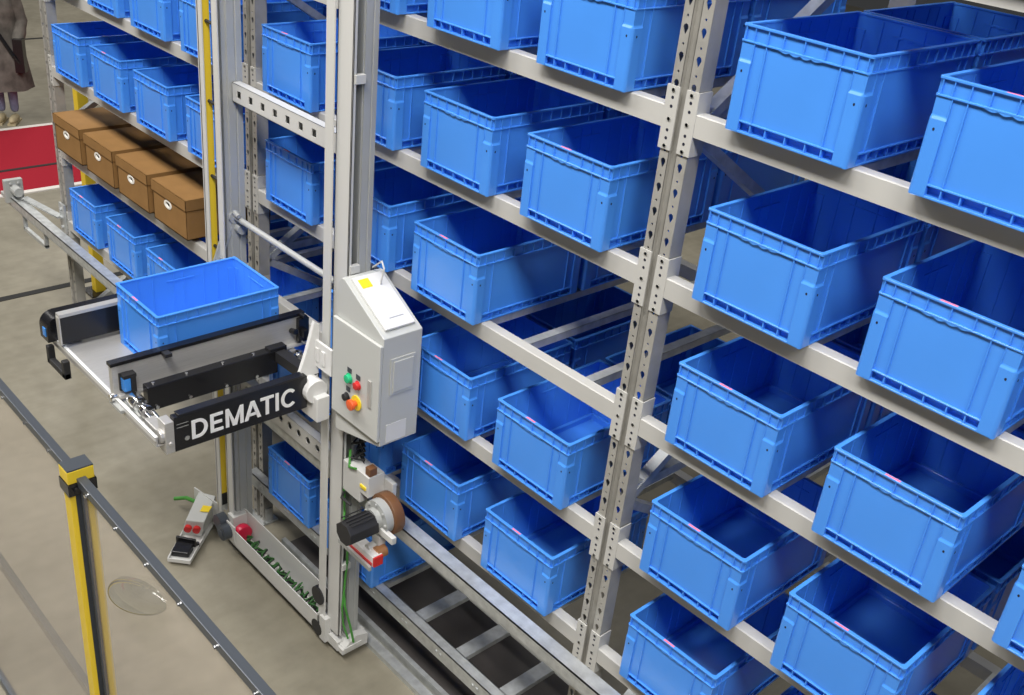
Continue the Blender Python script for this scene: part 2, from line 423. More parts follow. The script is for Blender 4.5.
for x in UPX[:3]:
    m = MB(); m.box(x, x+.1, DEPTH, DEPTH+.08, .01, 4.25); m.box(x-.02, x+.12, DEPTH-.02, DEPTH+.10, 0, .012)
    m.build('rear_upright', UPR, rack)
    # frame bracing between front and rear upright
    xc = x+.055; zz = [.25,.95,1.65,2.35,3.05,3.75]
    for k, z in enumerate(zz[:-1]):
        a, b = (.11, DEPTH) if k % 2 == 0 else (DEPTH, .11)
        m = MB(); m.bar((xc,a,z),(xc,b,zz[k+1]), .034, .045, up=(1,0,0)); m.build('diagonal_brace', GALV, rack)
    for z in (.22, 1.70, 3.10):
        m = MB(); m.box(xc-.018, xc+.018, .11, DEPTH, z-.02, z+.02); m.build('cross_brace', GALV, rack)

def connector(m, x, side, z):
    """plate hooked on the upright; side -1 = beam runs to the left"""
    z0, z1 = z-.134, z+.061
    if side < 0:
        m.box(x-.004, x+.040, RY-.0055, RY-.0008, z0, z1); m.box(x-.0085, x-.0040, RY-.0055, RY+.050, z0, z1); cx = x+.018
    else:
        x = x+UW
        m.box(x-.040, x+.004, RY-.0055, RY-.0008, z0, z1); m.box(x+.0040, x+.0085, RY-.0055, RY+.058, z0, z1); cx = x-.018
    for k in range(2):
        for q in (z0+.012, z1-.012, z1-.10): m.cyl((cx,RY-.0055,q),(cx,RY-.0095,q), .0055, 8)
    for q in (z0+.035, z0+.060, z1-.035, z1-.062): m.cyl((cx,RY-.0055,q),(cx,RY-.0060,q), .0052, 8, 1)
BAYS = {'L':(0,[0,1,2,3,4,5]), 'M':(1,[0,1,2,3,4,5]), 'R':(2,[0,1,2,3,4,5])}
for bay, (k, rows) in BAYS.items():
    xa, xb = UPX[k]+UW+.0085, UPX[k+1]-.0085
    XS = {'L':XL,'M':XM,'R':XR}[bay]
    for r in rows:
        z = ROW[r]
        m = MB()
        m.prism([(RY-.004,z-.070),(RY+.040,z-.070),(RY+.040,z-.001),(RY-.001,z-.001),(RY-.004,z-.004)], 0, xa, xb)
        b = m.build('shelf_beam', BEAM, rack)
        for (uk, sd) in ((k,1),(k+1,-1)):
            m = MB(); connector(m, UPX[uk], sd, z); m.build('end_connector', [BEAM, HOLE], b)
        m = MB(); m.box(xa, xb, DEPTH, DEPTH+.05, z-.062, z-.002); m.build('rear_beam', BEAM, b)
        if r == 0: continue
        m = MB()
        for x in XS:
            for q in (x+.012, x+.348):
                m.box(q, q+.040, RY+.0405, DEPTH, z-.0035, z-.0012); m.box(q, q+.0025, RY+.0405, DEPTH, z-.034, z-.001)
                m.box(q+.0375, q+.040, RY+.0405, DEPTH, z-.034, z-.001)
        m.build('support_rails', GALV, b)
# floor-level run: two galvanised rails the lowest bins stand on, with cross ties
z = ROW[6]
for y0 in (-.045, .33):
    m = MB(); xa, xb = UPX[1]+UW+.002, UPX[3]
    m.box(xa, xb, y0, y0+.055, z-.004, z); m.box(xa, xb, y0, y0+.004, z-.075, z); m.box(xa, xb, y0+.051, y0+.055, z-.075, z)
    for q in range(18):
        X = xa+.12+q*.26
        if y0 < 0: m.cyl((X,y0,z-.04),(X,y0-.004,z-.04), .008, 8); m.cyl((X+.03,y0,z-.04),(X+.03,y0-.004,z-.04), .008, 8)
    m.build('lower_rail', GALV, rack)
for q in range(12):
    X = UPX[1]+.30+q*.305
    m = MB(); m.box(X, X+.07, -.015, .33, z-.075, z-.050); m.build('tie_plate', GALV, rack)
# plinth under the rack front
m = MB(); m.box(-2.6, 2.2, -.05, .0, 0, .030); m.box(-2.6, 2.2, .02, .045, 0, .055); m.box(-2.6, 2.2, .05, .6, 0, .008, 1)
fr = m.build('floor_channel', [GALV, mat('dark_tray', (.085, .076, .072), .45, 0, .5, noise=.25, scale=4)], None, (0, 0, 0))
tag(fr, 'flat galvanised floor channel running along the foot of the rack', 'channel')

# ------------------------------------------------------------------ running rail of the machine, with buffer at its far end
rail = empty('running_rail', (-2, -.08, .95), 'galvanised running rail along the rack front with end buffer', 'rail')
ry0, ry1, rz = -.118, -.050, .985
m = MB(); m.box(-6.05, 2.2, ry0, ry1, rz-.005, rz); m.box(-6.05, 2.2, ry0, ry0+.005, rz-.06, rz); m.box(-6.05, 2.2, ry0, ry1-.02, rz-.065, rz-.058)
m.build('rail_profile', GALV, rail)
for x in (-2.90, -1.79, 1.9):
    m = MB(); m.box(x, x+.05, ry0+.006, RY-.001, rz-.058, rz-.050); m.build('rail_bracket', GALV, rail)
m = MB(); m.box(-6.13,-6.02,ry0-.02,ry1+.02,rz-.02,rz+.01); m.box(-6.03,-5.99,ry0-.03,ry1+.03,rz-.04,rz+.13); m.box(-6.14,-6.03,-.10,-.07,rz+.01,rz+.09)
m.cyl((-5.99,-.084,rz+.06),(-5.90,-.084,rz+.06),.035,14)
for q in (-.11,-.055): m.cyl((-5.985,q,rz+.105),(-5.975,q,rz+.105),.011,6)
m.build('end_buffer', ALU, rail, bevel=.004)
m = MB(); m.bar((-5.92,-.048,rz+.012),(-5.44,.020,rz+.02),.05,.012); m.box(-5.47,-5.385,.026,.0400,rz-.09,rz+.12)
for q in (rz-.05,rz+.02,rz+.08): m.cyl((-5.43,.026,q),(-5.43,.014,q),.012,8)
m.build('rail_arm', GALV, rail)
m = MB(); m.box(-5.85,-5.45,-.10,-.075,rz-.20,rz-.175); m.box(-5.85,-5.83,-.10,-.075,rz-.19,rz-.05); m.box(-5.47,-5.45,-.10,-.075,rz-.19,rz-.05)
m.build('stiffener', GALV, rail)

# ------------------------------------------------------------------ storage and retrieval machine
srm = empty('storage_retrieval_machine', (-2.3, -.14, .06), 'white twin-mast storage and retrieval machine standing in front of the rack', 'machine')
TOP = 4.3
# near mast: white cover plate and aluminium extrusion
m = MB(); m.box(-1.810,-1.707,-.205,-.198,.13,TOP); m.box(-1.810,-1.803,-.205,-.15,.13,TOP); m.box(-1.714,-1.707,-.205,-.188,.13,TOP)
for k in range(5):
    q = .55+k*.78; m.box(-1.722,-1.698,-.196,-.150,q,q+.035)
mast = m.build('near_mast', WHITE, srm, bevel=.0015)
mast['label'] = 'right hand mast with white cover plate'
m = MB()
m.prism([(-1.802,-.149),(-1.722,-.15),(-1.722,-.145),(-1.716,-.145),(-1.716,-.115),(-1.720,-.112),(-1.720,-.108),(-1.716,-.105),(-1.716,-.085),(-1.802,-.085)], 2, .10, TOP)
m.build('mast_profile', ALU, mast)
m = MB(); m.box(-1.845,-1.700,-.215,-.05,.045,.10); m.box(-1.83,-1.78,-.235,-.20,.05,.20); m.box(-1.72,-1.655,-.20,-.10,.065,.085)
m.prism([(-.21,.045),(-.06,.045),(-.06,.11),(-.13,.13),(-.21,.075)], 0, -1.700, -1.660)
m.build('mast_foot', [WHITE], mast)
for q in (.052,): 
    m = MB(); m.cyl((-1.86,-.23,.30),(-1.86,-.19,.30),.05,18); m.cyl((-1.855,-.236,.10),(-1.855,-.19,.10),.045,18); m.build('guide_roller', BLKR, mast)
# white belt strip beside it
m = MB(); m.box(-1.860,-1.806,-.222,-.216,.09,TOP)
m.build('belt_strip', WHITE, srm)
# far mast
m = MB(); m.box(-2.778,-2.728,-.205,-.198,.22,TOP); m.box(-2.778,-2.771,-.205,-.09,.22,TOP)
for k in range(5): m.box(-2.788,-2.778,-.18,-.15,.8+k*.72,.84+k*.72)
mast2 = m.build('far_mast', WHITE, srm, bevel=.0015)
mast2['label'] = 'left hand mast with grey extrusion'
m = MB()
m.prism([(-2.769,-.175),(-2.748,-.175),(-2.748,-.155),(-2.738,-.152),(-2.738,-.118),(-2.742,-.115),(-2.742,-.112),(-2.736,-.109),(-2.736,-.082),(-2.769,-.082)], 2, .15, TOP)
m.build('mast_profile', ALU, mast2)
# yellow coded strip on a white carrier
m = MB(); m.box(-2.908,-2.862,-.206,-.200,.16,TOP); m.box(-2.900,-2.893,-.206,-.150,.16,TOP)
ys = m.build('strip_carrier', WHITE, srm)
m = MB(); m.box(-2.892,-2.866,-.199,-.165,.30,TOP); ysp = m.build('coded_strip', YEL, ys)
ysp['label'] = 'yellow coded strip'
m = MB()
for k in range(9):
    q = .72+k*.36; m.cyl((-2.868,-.182,q),(-2.779,-.182,q),.008,10); 
m.box(-2.892,-2.866,-.199,-.165,.22,.298)
m.build('strip_standoff', BLKR, ys)
# upper and middle ties with holes
def holed_tie(z0, z1, hx, hz, r, square, y0=-.135, y1=-.09, nm='mast_tie'):
    m = MB(); xa, xb = -2.735, -1.803
    xs = sorted(hx); edges = [xa]+[(xs[i]+xs[i+1])/2 for i in range(len(xs)-1)]+[xb]
    n = 8 if square else 16
    for i, x in enumerate(xs):
        a, b = edges[i], edges[i+1]
        rc = []
        ho = []
        for k in range(n):
            t = 2*PI*k/n; c, s = math.cos(t), math.sin(t)
            q = min(((b-x) if c > 0 else (x-a))/abs(c) if abs(c) > 1e-6 else 99, ((z1-hz) if s > 0 else (hz-z0))/abs(s) if abs(s) > 1e-6 else 99)
            rc.append((x+c*q, hz+s*q))
            if square: g = r/max(abs(c),abs(s)); ho.append((x+c*g, hz+s*g))
            else: ho.append((x+c*r, hz+s*r))
        vs = [(u,y0,v) for u,v in rc]+[(u,y0,v) for u,v in ho]+[(u,y0+.004,v) for u,v in ho]
        m.add(vs, [(k,(k+1)%n,n+(k+1)%n,n+k) for k in range(n)]+[(n+k,n+(k+1)%n,2*n+(k+1)%n,2*n+k) for k in range(n)])
        for c in ((a,z0),(b,z0),(b,z1),(a,z1)):
            near = sorted(range(n), key=lambda k: (rc[k][0]-c[0])**2+(rc[k][1]-c[1])**2)[:2]
            m.add([(c[0],y0,c[1])]+[(rc[k][0],y0,rc[k][1]) for k in near], [(0,1,2)])
    m.box(xa, xb, y0, y1, z1-.003, z1); m.box(xa, xb, y0, y1, z0, z0+.003); m.box(xa, xb, y1-.003, y1, z0, z1)
    m.box(xa, xa+.003, y0, y1, z0, z1); m.box(xb-.003, xb, y0, y1, z0, z1)
    return m.build(nm, WHITE, srm)
t1 = holed_tie(2.548, 2.636, [-2.676,-2.576,-2.475,-2.374,-2.273,-2.171,-2.070,-1.968,-1.867], 2.590, .0165, True); t1['label'] = 'upper tie with square holes'
t2 = holed_tie(.992, 1.102, [-2.670,-2.589,-2.508,-2.426,-2.345,-2.263,-2.182,-2.101,-2.019,-1.938,-1.857], 1.054, .0185, False); t2['label'] = 'middle tie with round holes'
m = MB(); m.box(-2.735,-1.803,-.135,-.09,4.14,4.26); m.build('mast_tie', WHITE, srm, bevel=.003)
# bottom beam: an open channel carrying loose green and black cable
m = MB(); xa, xb = -2.735, -1.845
m.box(xa, xb, -.235, -.229, .075, .185); m.box(xa, xb, -.135, -.129, .075, .255); m.box(xa, xb, -.235, -.129, .075, .082)
m.box(xa, xa+.006, -.235, -.129, .075, .20); m.box(xb-.006, xb, -.235, -.129, .075, .20)
m.box(xa-.03, xa+.03, -.22, -.13, .075, .24)
bb = m.build('bottom_beam', WHITE, srm, bevel=.001)
m = MB(); pts = []
for i in range(70):
    t = i/69; pts.append((-2.62+t*.70, -.185+.024*math.sin(i*1.7)+.008*math.sin(i*4.1), .135+.012*math.sin(i*.9)+.014*math.cos(i*2.3)))
m.tube(pts, .0085, 6); m.build('black_cable', BLKR, bb)
m = MB(); m.tube([(x+.004, y*.96+.012*math.sin(i*2.2)-.007, z+.011) for i,(x,y,z) in enumerate(pts)], .0048, 6); m.build('green_cable', mat('dark_green_cable', (.035, .13, .03), .5), bb)
m = MB(); m.cyl((-2.69,-.185,.15),(-2.645,-.185,.15),.050,22); m.cyl((-2.705,-.185,.15),(-2.69,-.185,.15),.03,16)
bu = m.build('bumper', CRIM, srm, smooth=True, bevel=.008); bu['label'] = 'round crimson rubber bumper'
m = MB(); m.cyl((-2.725,-.285,.155),(-2.725,-.24,.155),.046,22); m.cyl((-2.725,-.29,.155),(-2.725,-.238,.155),.022,16)
m.build('idler_roller', DGREY, srm, smooth=True)
m = MB(); m.cyl((-2.785,-.275,.185),(-2.785,-.225,.185),.046,22); m.build('idler_roller', DGREY, srm, smooth=True)
m = MB(); m.box(-2.90,-2.735,-.238,-.19,.09,.115); m.box(-2.765,-2.66,-.240,-.232,.09,.21); m.build('roller_bracket', WHITE, srm)
# floor sensor unit reaching forward from the mast foot
m = MB()
m.hexa([(-2.824,-.555,.02),(-2.734,-.472,.02),(-3.02,-.14,.02),(-3.15,-.22,.02),(-2.824,-.555,.026),(-2.734,-.472,.026),(-3.02,-.14,.026),(-3.15,-.22,.026)])
for a, b in (((-2.824,-.555,.034),(-3.00,-.372,.034)),((-2.734,-.472,.034),(-2.90,-.29,.034)),((-2.824,-.555,.034),(-2.734,-.472,.034))): m.bar(a,b,.006,.022)
m.bar((-3.16,-.215,.10),(-2.90,-.175,.10),.008,.15)
su = m.build('sensor_bracket', WHITE, srm)
m = MB()
m.hexa([(-2.985,-.395,.028),(-2.900,-.315,.028),(-3.03,-.15,.028),(-3.13,-.215,.028),(-2.960,-.375,.135),(-2.885,-.300,.135),(-3.02,-.155,.175),(-3.11,-.215,.175)])
m.build('sensor_housing', CAB, su, bevel=.006)
m = MB(); m.hexa([(-2.965,-.285,.1535),(-2.930,-.250,.1535),(-2.955,-.215,.163),(-2.992,-.250,.163),(-2.965,-.285,.1555),(-2.930,-.250,.1555),(-2.955,-.215,.165),(-2.992,-.250,.165)]); m.build('warning_sticker', YELP, su)
for k in range(2):
    px, py = -2.955+k*.036, -.362+k*.034
    m = MB(); m.cyl((px,py,.085),(px+.018,py-.018,.083),.021,16); m.build('lens', RED, su)
m = MB(); m.hexa([(-2.845,-.525,.03),(-2.775,-.460,.03),(-2.82,-.405,.03),(-2.895,-.465,.03),(-2.845,-.525,.062),(-2.775,-.460,.062),(-2.82,-.405,.075),(-2.895,-.465,.075)])
m.bar((-2.905,-.462,.075),(-2.815,-.392,.075),.015,.05)
for k in range(4): m.bar((-2.900+k*.022,-.425+k*.018,.03),(-2.900+k*.022,-.425+k*.018,.06),.012,.02,up=(1,0,0))
m.build('scanner_head', BLACK, su, bevel=.003)
m = MB(); m.tube([(-3.10,-.21,.09),(-3.20,-.25,.09),(-3.25,-.30,.075)],.012,8); m.build('green_connector', WIRE, su)

# drive unit on the running rail
wc = (-1.435, -.165, 1.045)
m = MB(); m.cyl((wc[0],-.175,wc[2]),(wc[0],-.125,wc[2]),.098,32); m.cyl((wc[0],-.176,wc[2]),(wc[0],-.124,wc[2]),.070,28)
dw = m.build('drive_wheel', BROWN, srm, smooth=True, bevel=.004); dw['label'] = 'brown drive wheel'
m = MB(); m.cyl((wc[0],-.215,wc[2]),(wc[0],-.176,wc[2]),.082,26); m.cyl((wc[0],-.24,wc[2]),(wc[0],-.20,wc[2]),.05,20)
for k in range(8):
    a = 2*PI*k/8; m.cyl((wc[0]+.07*math.cos(a),-.222,wc[2]+.07*math.sin(a)),(wc[0]+.07*math.cos(a),-.21,wc[2]+.07*math.sin(a)),.007,6)
m.build('gearbox', ALU, dw, smooth=True)
m = MB(); m.prism([(wc[0]+.056*math.cos(PI/8+PI/4*i)*(1.08 if i%2 else 1), wc[2]-.012+.056*math.sin(PI/8+PI/4*i)) for i in range(8)], 1, -.385, -.235)
for k in range(5): m.box(wc[0]-.045+k*.02,wc[0]-.040+k*.02,-.37,-.25,wc[2]+.040,wc[2]+.046)
m.build('drive_motor', BLKR, dw, bevel=.004)
m = MB(); m.box(-1.712,-1.45,-.118,-.095,1.075,1.175); m.box(-1.705,-1.57,-.205,-.118,1.04,1.20); m.box(-1.60,-1.51,-.206,-.118,1.10,1.208)
m.box(-1.40,-1.30,-.225,-.20,.985,1.02); m.box(-1.45,-1.40,-.22,-.18,.87,.96); m.cyl((-1.465,-.25,.955),(-1.465,-.20,.955),.016,12); m.cyl((-1.43,-.26,.90),(-1.43,-.20,.90),.02,12)
m.build('drive_bracket', WHITE, srm, bevel=.003)
m = MB(); m.box(-1.545,-1.510,-.20,-.16,1.21,1.25); m.build('relay_block', BROWN, srm, bevel=.003)
m = MB(); m.cyl((-1.46,-.262,.965),(-1.46,-.262,1.02),.014,12); m.build('signal_lamp', RED, srm)
m = MB(); m.box(-1.565,-1.525,-.212,-.206,1.135,1.15); m.build('terminal_label', YELP, srm)
m = MB(); m.cyl((-1.395,-.24,.885),(-1.395,-.19,.885),.030,18); m.cyl((-1.395,-.25,.885),(-1.395,-.18,.885),.014,12); m.build('guide_roller', COPPER, srm, smooth=True)
# white and red light barrier under it
m = MB(); m.bar((-1.575,-.25,.872),(-1.365,-.25,.872),.055,.055); lb = m.build('light_barrier', CABW, srm, bevel=.004)
m = MB(); m.bar((-1.365,-.25,.872),(-1.355,-.25,.872),.048,.048); m.bar((-1.575,-.280,.862),(-1.365,-.280,.862),.004,.014); m.build('red_lens', RED, lb)
m = MB(); m.bar((-1.60,-.29,.850),(-1.36,-.29,.845),.012,.022); m.build('barrier_bracket', ALU, lb)
m = MB(); pts = []
for k in range(10):
    q = 1.15+k*.025; pts += [(-1.70,-.12,q),(-1.66+.02*math.sin(k*2),-.17-.02*math.cos(k*3),q+.02*math.sin(k)),(-1.62,-.15,q+.02)]
m.tube(pts,.006,6); m.build('black_wiring', BLKR, srm)
m = MB(); m.tube([(-1.70,-.20,1.02),(-1.66,-.24,1.03),(-1.60,-.23,1.02)],.007,6); m.build('black_wiring', BLKR, srm)
m = MB(); m.tube([(-1.69,-.17,1.20),(-1.70,-.20,1.05),(-1.705,-.19,.90),(-1.68,-.21,.88),(-1.62,-.20,.89),(-1.69,-.18,.86),(-1.70,-.17,.60),(-1.705,-.18,.42),(-1.68,-.19,.34),(-1.66,-.17,.22),(-1.64,-.16,.12)],.006,6)
m.tube([(-1.70,-.18,.45),(-1.69,-.20,.33),(-1.69,-.19,.22),(-1.66,-.18,.14)],.005,6); m.tube([(-1.70,-.17,1.24),(-1.65,-.21,1.19),(-1.60,-.21,1.21)],.006,6)
m.build('green_wiring', WIRE, srm)

# control cabinet on the near mast
m = MB(); m.prism([(-1.715,1.375),(-1.395,1.452),(-1.395,1.960),(-1.672,2.112),(-1.690,2.112),(-1.715,2.085)], 1, -.245, -.05)
cab = m.build('control_cabinet', CAB, srm, bevel=.003); cab['label'] = 'pale grey control cabinet with sloping top'
m = MB(); m.box(-1.722,-1.392,-.262,-.247,1.480,1.932)
m.build('cabinet_door', CAB, cab, bevel=.003)
m = MB()
sl = Vector((.277,0,-.152)).normalized(); nn = Vector((.152,0,.277)).normalized(); c0 = Vector((-1.672,0,2.112))
def SL(a, y, h): p = c0+sl*a+nn*h; return (p.x, y, p.z)
m.hexa([SL(.012,-.222,.002),SL(.285,-.222,.002),SL(.285,-.075,.002),SL(.012,-.075,.002),SL(.012,-.222,.016),SL(.285,-.222,.016),SL(.285,-.075,.016),SL(.012,-.075,.016)])
m.build('top_panel', CABW, cab, bevel=.003)['label'] = 'white panel on the sloping top'
m = MB(); m.hexa([SL(.03,-.205,.0155),SL(.075,-.205,.0155),SL(.075,-.155,.0155),SL(.03,-.155,.0155),SL(.03,-.205,.0167),SL(.075,-.205,.0167),SL(.075,-.155,.0167),SL(.03,-.155,.0167)]); m.build('yellow_sticker', YELP, cab)
m = MB(); m.hexa([SL(.235,-.175,.0160),SL(.240,-.175,.0160),SL(.240,-.105,.0160),SL(.235,-.105,.0160),SL(.235,-.175,.0166),SL(.240,-.175,.0166),SL(.240,-.105,.0166),SL(.235,-.105,.0166)]); m.build('print_line', mat('grey_print', (.35,.36,.38), .5), cab)
m = MB(); m.box(-1.394,-1.389,-.208,-.083,1.690,1.862); m.box(-1.389,-1.385,-.195,-.095,1.705,1.848); m.build('vent_cover', CAB, cab, bevel=.002)
m = MB(); m.box(-1.3945,-1.3935,-.214,-.110,1.462,1.55); m.build('rating_label', CABW, cab)['label'] = 'white rating label'
def button(nm, mt, x, z, r, h, base=None):
    m = MB(); m.cyl((x,-.263,z),(x,-.266,z),r*1.25,20); m.cyl((x,-.266,z),(x,-.262-h,z),r,20)
    return m.build(nm, mt, cab, smooth=True, bevel=.0015)
button('push_button', GREEN, -1.594, 1.694, .019, .018)['label'] = 'green push button'
button('push_button', RED, -1.532, 1.690, .017, .018)['label'] = 'red push button'
button('key_switch', BLKR, -1.606, 1.600, .016, .02)
m = MB(); m.cyl((-1.537,-.263,1.603),(-1.537,-.268,1.603),.034,24); m.build('stop_collar', YELP, cab)
m = MB(); m.cyl((-1.537,-.268,1.603),(-1.537,-.285,1.603),.014,16); m.cyl((-1.537,-.285,1.603),(-1.537,-.302,1.603),.024,20); m.build('emergency_stop', ORANGE, cab, smooth=True, bevel=.003)
m = MB()
for x, z in ((-1.594,1.733),(-1.532,1.728),(-1.600,1.640)): m.box(x-.014,x+.014,-.2645,-.262,z-.012,z+.010)
m.build('button_legend', DGREY, cab)
m = MB(); m.box(-1.461,-1.440,-.268,-.262,1.625,1.752); m.build('door_handle', STEEL, cab, bevel=.002)
m = MB(); m.tube([(-1.60,-.12,2.08),(-1.59,-.11,2.16),(-1.62,-.10,2.18),(-1.68,-.10,2.13)],.004,6); m.build('cabinet_cable', WHITE, cab)

# ------------------------------------------------------------------ lift carriage (moves with the machine)
DZ = 1.535
m = MB(); m.box(-2.880,-2.205,-1.000,-.235,DZ-.006,DZ); m.box(-2.880,-1.835,-1.0075,-1.0005,DZ-.040,DZ+.003)
m.box(-2.205,-1.835,-1.000,-.955,DZ-.040,DZ-.034); m.box(-2.88,-1.84,-.245,-.225,DZ-.05,DZ)
car = m.build('lift_carriage', STEEL, srm)
m = MB(); m.box(-2.882,-1.835,-1.012,-1.008,DZ-.012,DZ+.006); m.box(-2.882,-1.835,-1.012,-.998,DZ+.0035,DZ+.0065); m.build('front_lip', CABW, car); car['label'] = 'steel lift carriage holding a blue bin'
for nm, xa, xb, yb in (('near_guide',-2.222,-2.192,-.10), ('far_guide',-2.738,-2.708,-.225)):
    m = MB(); m.box(xa, xb, -1.016, yb, DZ+.022, DZ+.155)
    if nm == 'near_guide': m.box(xb, xb+.026, -1.0, yb, DZ+.012, DZ+.024)
    g = m.build('side_guide', STEEL if nm == 'near_guide' else BLACK, car, bevel=.002)
    m = MB(); m.box(xa-.004, xb+.004, -1.020, yb, DZ+.155, DZ+.170)
    if nm == 'far_guide': m.box(xa-.002, xb+.002, -1.022, -1.0165, DZ+.02, DZ+.155)
    m.build('guide_belt', BLACK if nm == 'near_guide' else STEEL, car)
# far outer motor cover with rounded end
m = MB(); P = []
for i in range(7): a = PI/2+PI/2*i/6; P.append((-.99+.06*math.cos(a), DZ+.065+.06*math.sin(a)))
m.prism(P+[(-1.05,DZ+.005),(-.25,DZ+.005),(-.25,DZ+.125)], 0, -2.872, -2.785)
m.build('motor_cover', BLACK, car, smooth=True)
m = MB(); m.box(-2.83,-2.80,-1.054,-1.046,DZ+.03,DZ+.07); m.box(-2.775,-2.745,-.99,-.94,DZ+.01,DZ+.06); m.build('belt_sensor', LBLUE, car)
m = MB(); m.box(-2.86,-2.66,-1.04,-1.012,DZ-.13,DZ-.10); m.box(-2.86,-2.83,-1.04,-1.01,DZ-.13,DZ-.04); m.box(-2.69,-2.66,-1.04,-1.01,DZ-.13,DZ-.04); m.build('grab_handle', BLKR, car, bevel=.004)
# drive strip between near guide and front panel
m = MB(); m.box(-2.160,-2.110,-.905,-.290,DZ-.055,DZ+.060); m.box(-2.158,-2.112,-.33,-.24,DZ+.0,DZ+.07)
mc = m.build('motor_cover', BLACK, car, bevel=.004)
for q in (-.87,-.72,-.55,-.40):
    m = MB(); m.cyl((-2.109,q,DZ-.04),(-2.103,q,DZ-.04),.008,8); m.build('cover_screw', BRIGHT, mc)
    m = MB(); m.cyl((-2.135,q,DZ+.060),(-2.135,q,DZ+.065),.007,8); m.build('cover_screw', BRIGHT, mc)
# pulleys, shafts, sensors at the front corner
for p0, p1, r in (((-2.18,-.955,DZ-.005),(-1.86,-.955,DZ-.005),.011), ((-2.18,-.925,DZ+.02),(-1.86,-.925,DZ-.03),.008), ((-2.0,-.60,DZ-.05),(-1.84,-.60,DZ-.05),.011)):
    m = MB(); m.cyl(p0, p1, r, 12); m.build('drive_shaft', BRIGHT, car, smooth=True)
for p0, p1, r in (((-2.13,-.960,DZ+.02),(-2.07,-.960,DZ+.02),.032), ((-2.05,-.950,DZ+.005),(-2.02,-.950,DZ+.005),.030), ((-2.20,-1.03,DZ+.01),(-2.20,-1.0,DZ+.01),.018)):
    m = MB(); m.cyl(p0, p1, r, 18); m.build('pulley', BRIGHT, car, smooth=True, bevel=.002)
m = MB(); m.box(-2.19,-2.03,-.985,-.945,DZ-.03,DZ-.005); m.build('pulley_bracket', ALU, car, bevel=.002)
m = MB(); m.box(-2.22,-2.11,-1.026,-.985,DZ-.025,DZ-.008); m.build('pulley_bracket', ALU, car, bevel=.002)
m = MB(); m.box(-2.185,-2.150,-.985,-.955,DZ+.045,DZ+.105); m.build('light_sensor', LBLUE, car, bevel=.004)
m = MB(); m.box(-2.19,-2.145,-.955,-.935,DZ+.04,DZ+.115); m.box(-2.19,-2.18,-.99,-.95,DZ+.04,DZ+.12); m.box(-2.185,-2.15,-.985,-.93,DZ+.107,DZ+.122)
m.build('sensor_clip', BLKR, car)
m = MB(); m.box(-2.192,-2.15,-.80,-.77,DZ+.152,DZ+.167); m.build('belt_clip', BLKR, car)
# cluster at the rear end of the near guide
m = MB(); m.box(-2.19,-2.165,-.145,-.09,DZ+.03,DZ+.15); m.box(-2.165,-2.14,-.135,-.11,DZ+.06,DZ+.10); m.cyl((-2.19,-.12,DZ+.16),(-2.15,-.12,DZ+.165),.012,10); m.cyl((-2.19,-.17,DZ+.09),(-2.15,-.17,DZ+.10),.014,10)
m.build('drive_cluster', BLACK, car, bevel=.002)
m = MB(); m.cyl((-2.16,-.15,DZ-.02),(-2.10,-.17,DZ-.02),.02,12); m.cyl((-2.165,-.13,DZ+.04),(-2.12,-.14,DZ+.05),.008,8); m.box(-2.20,-2.12,-.20,-.17,DZ-.05,DZ+.01); m.build('drive_fitting', BRIGHT, car)
m = MB(); m.bar((-2.15,-.28,DZ+.03),(-1.86,-.26,DZ+.02),.05,.05); m.build('cable_duct', BLKR, car)
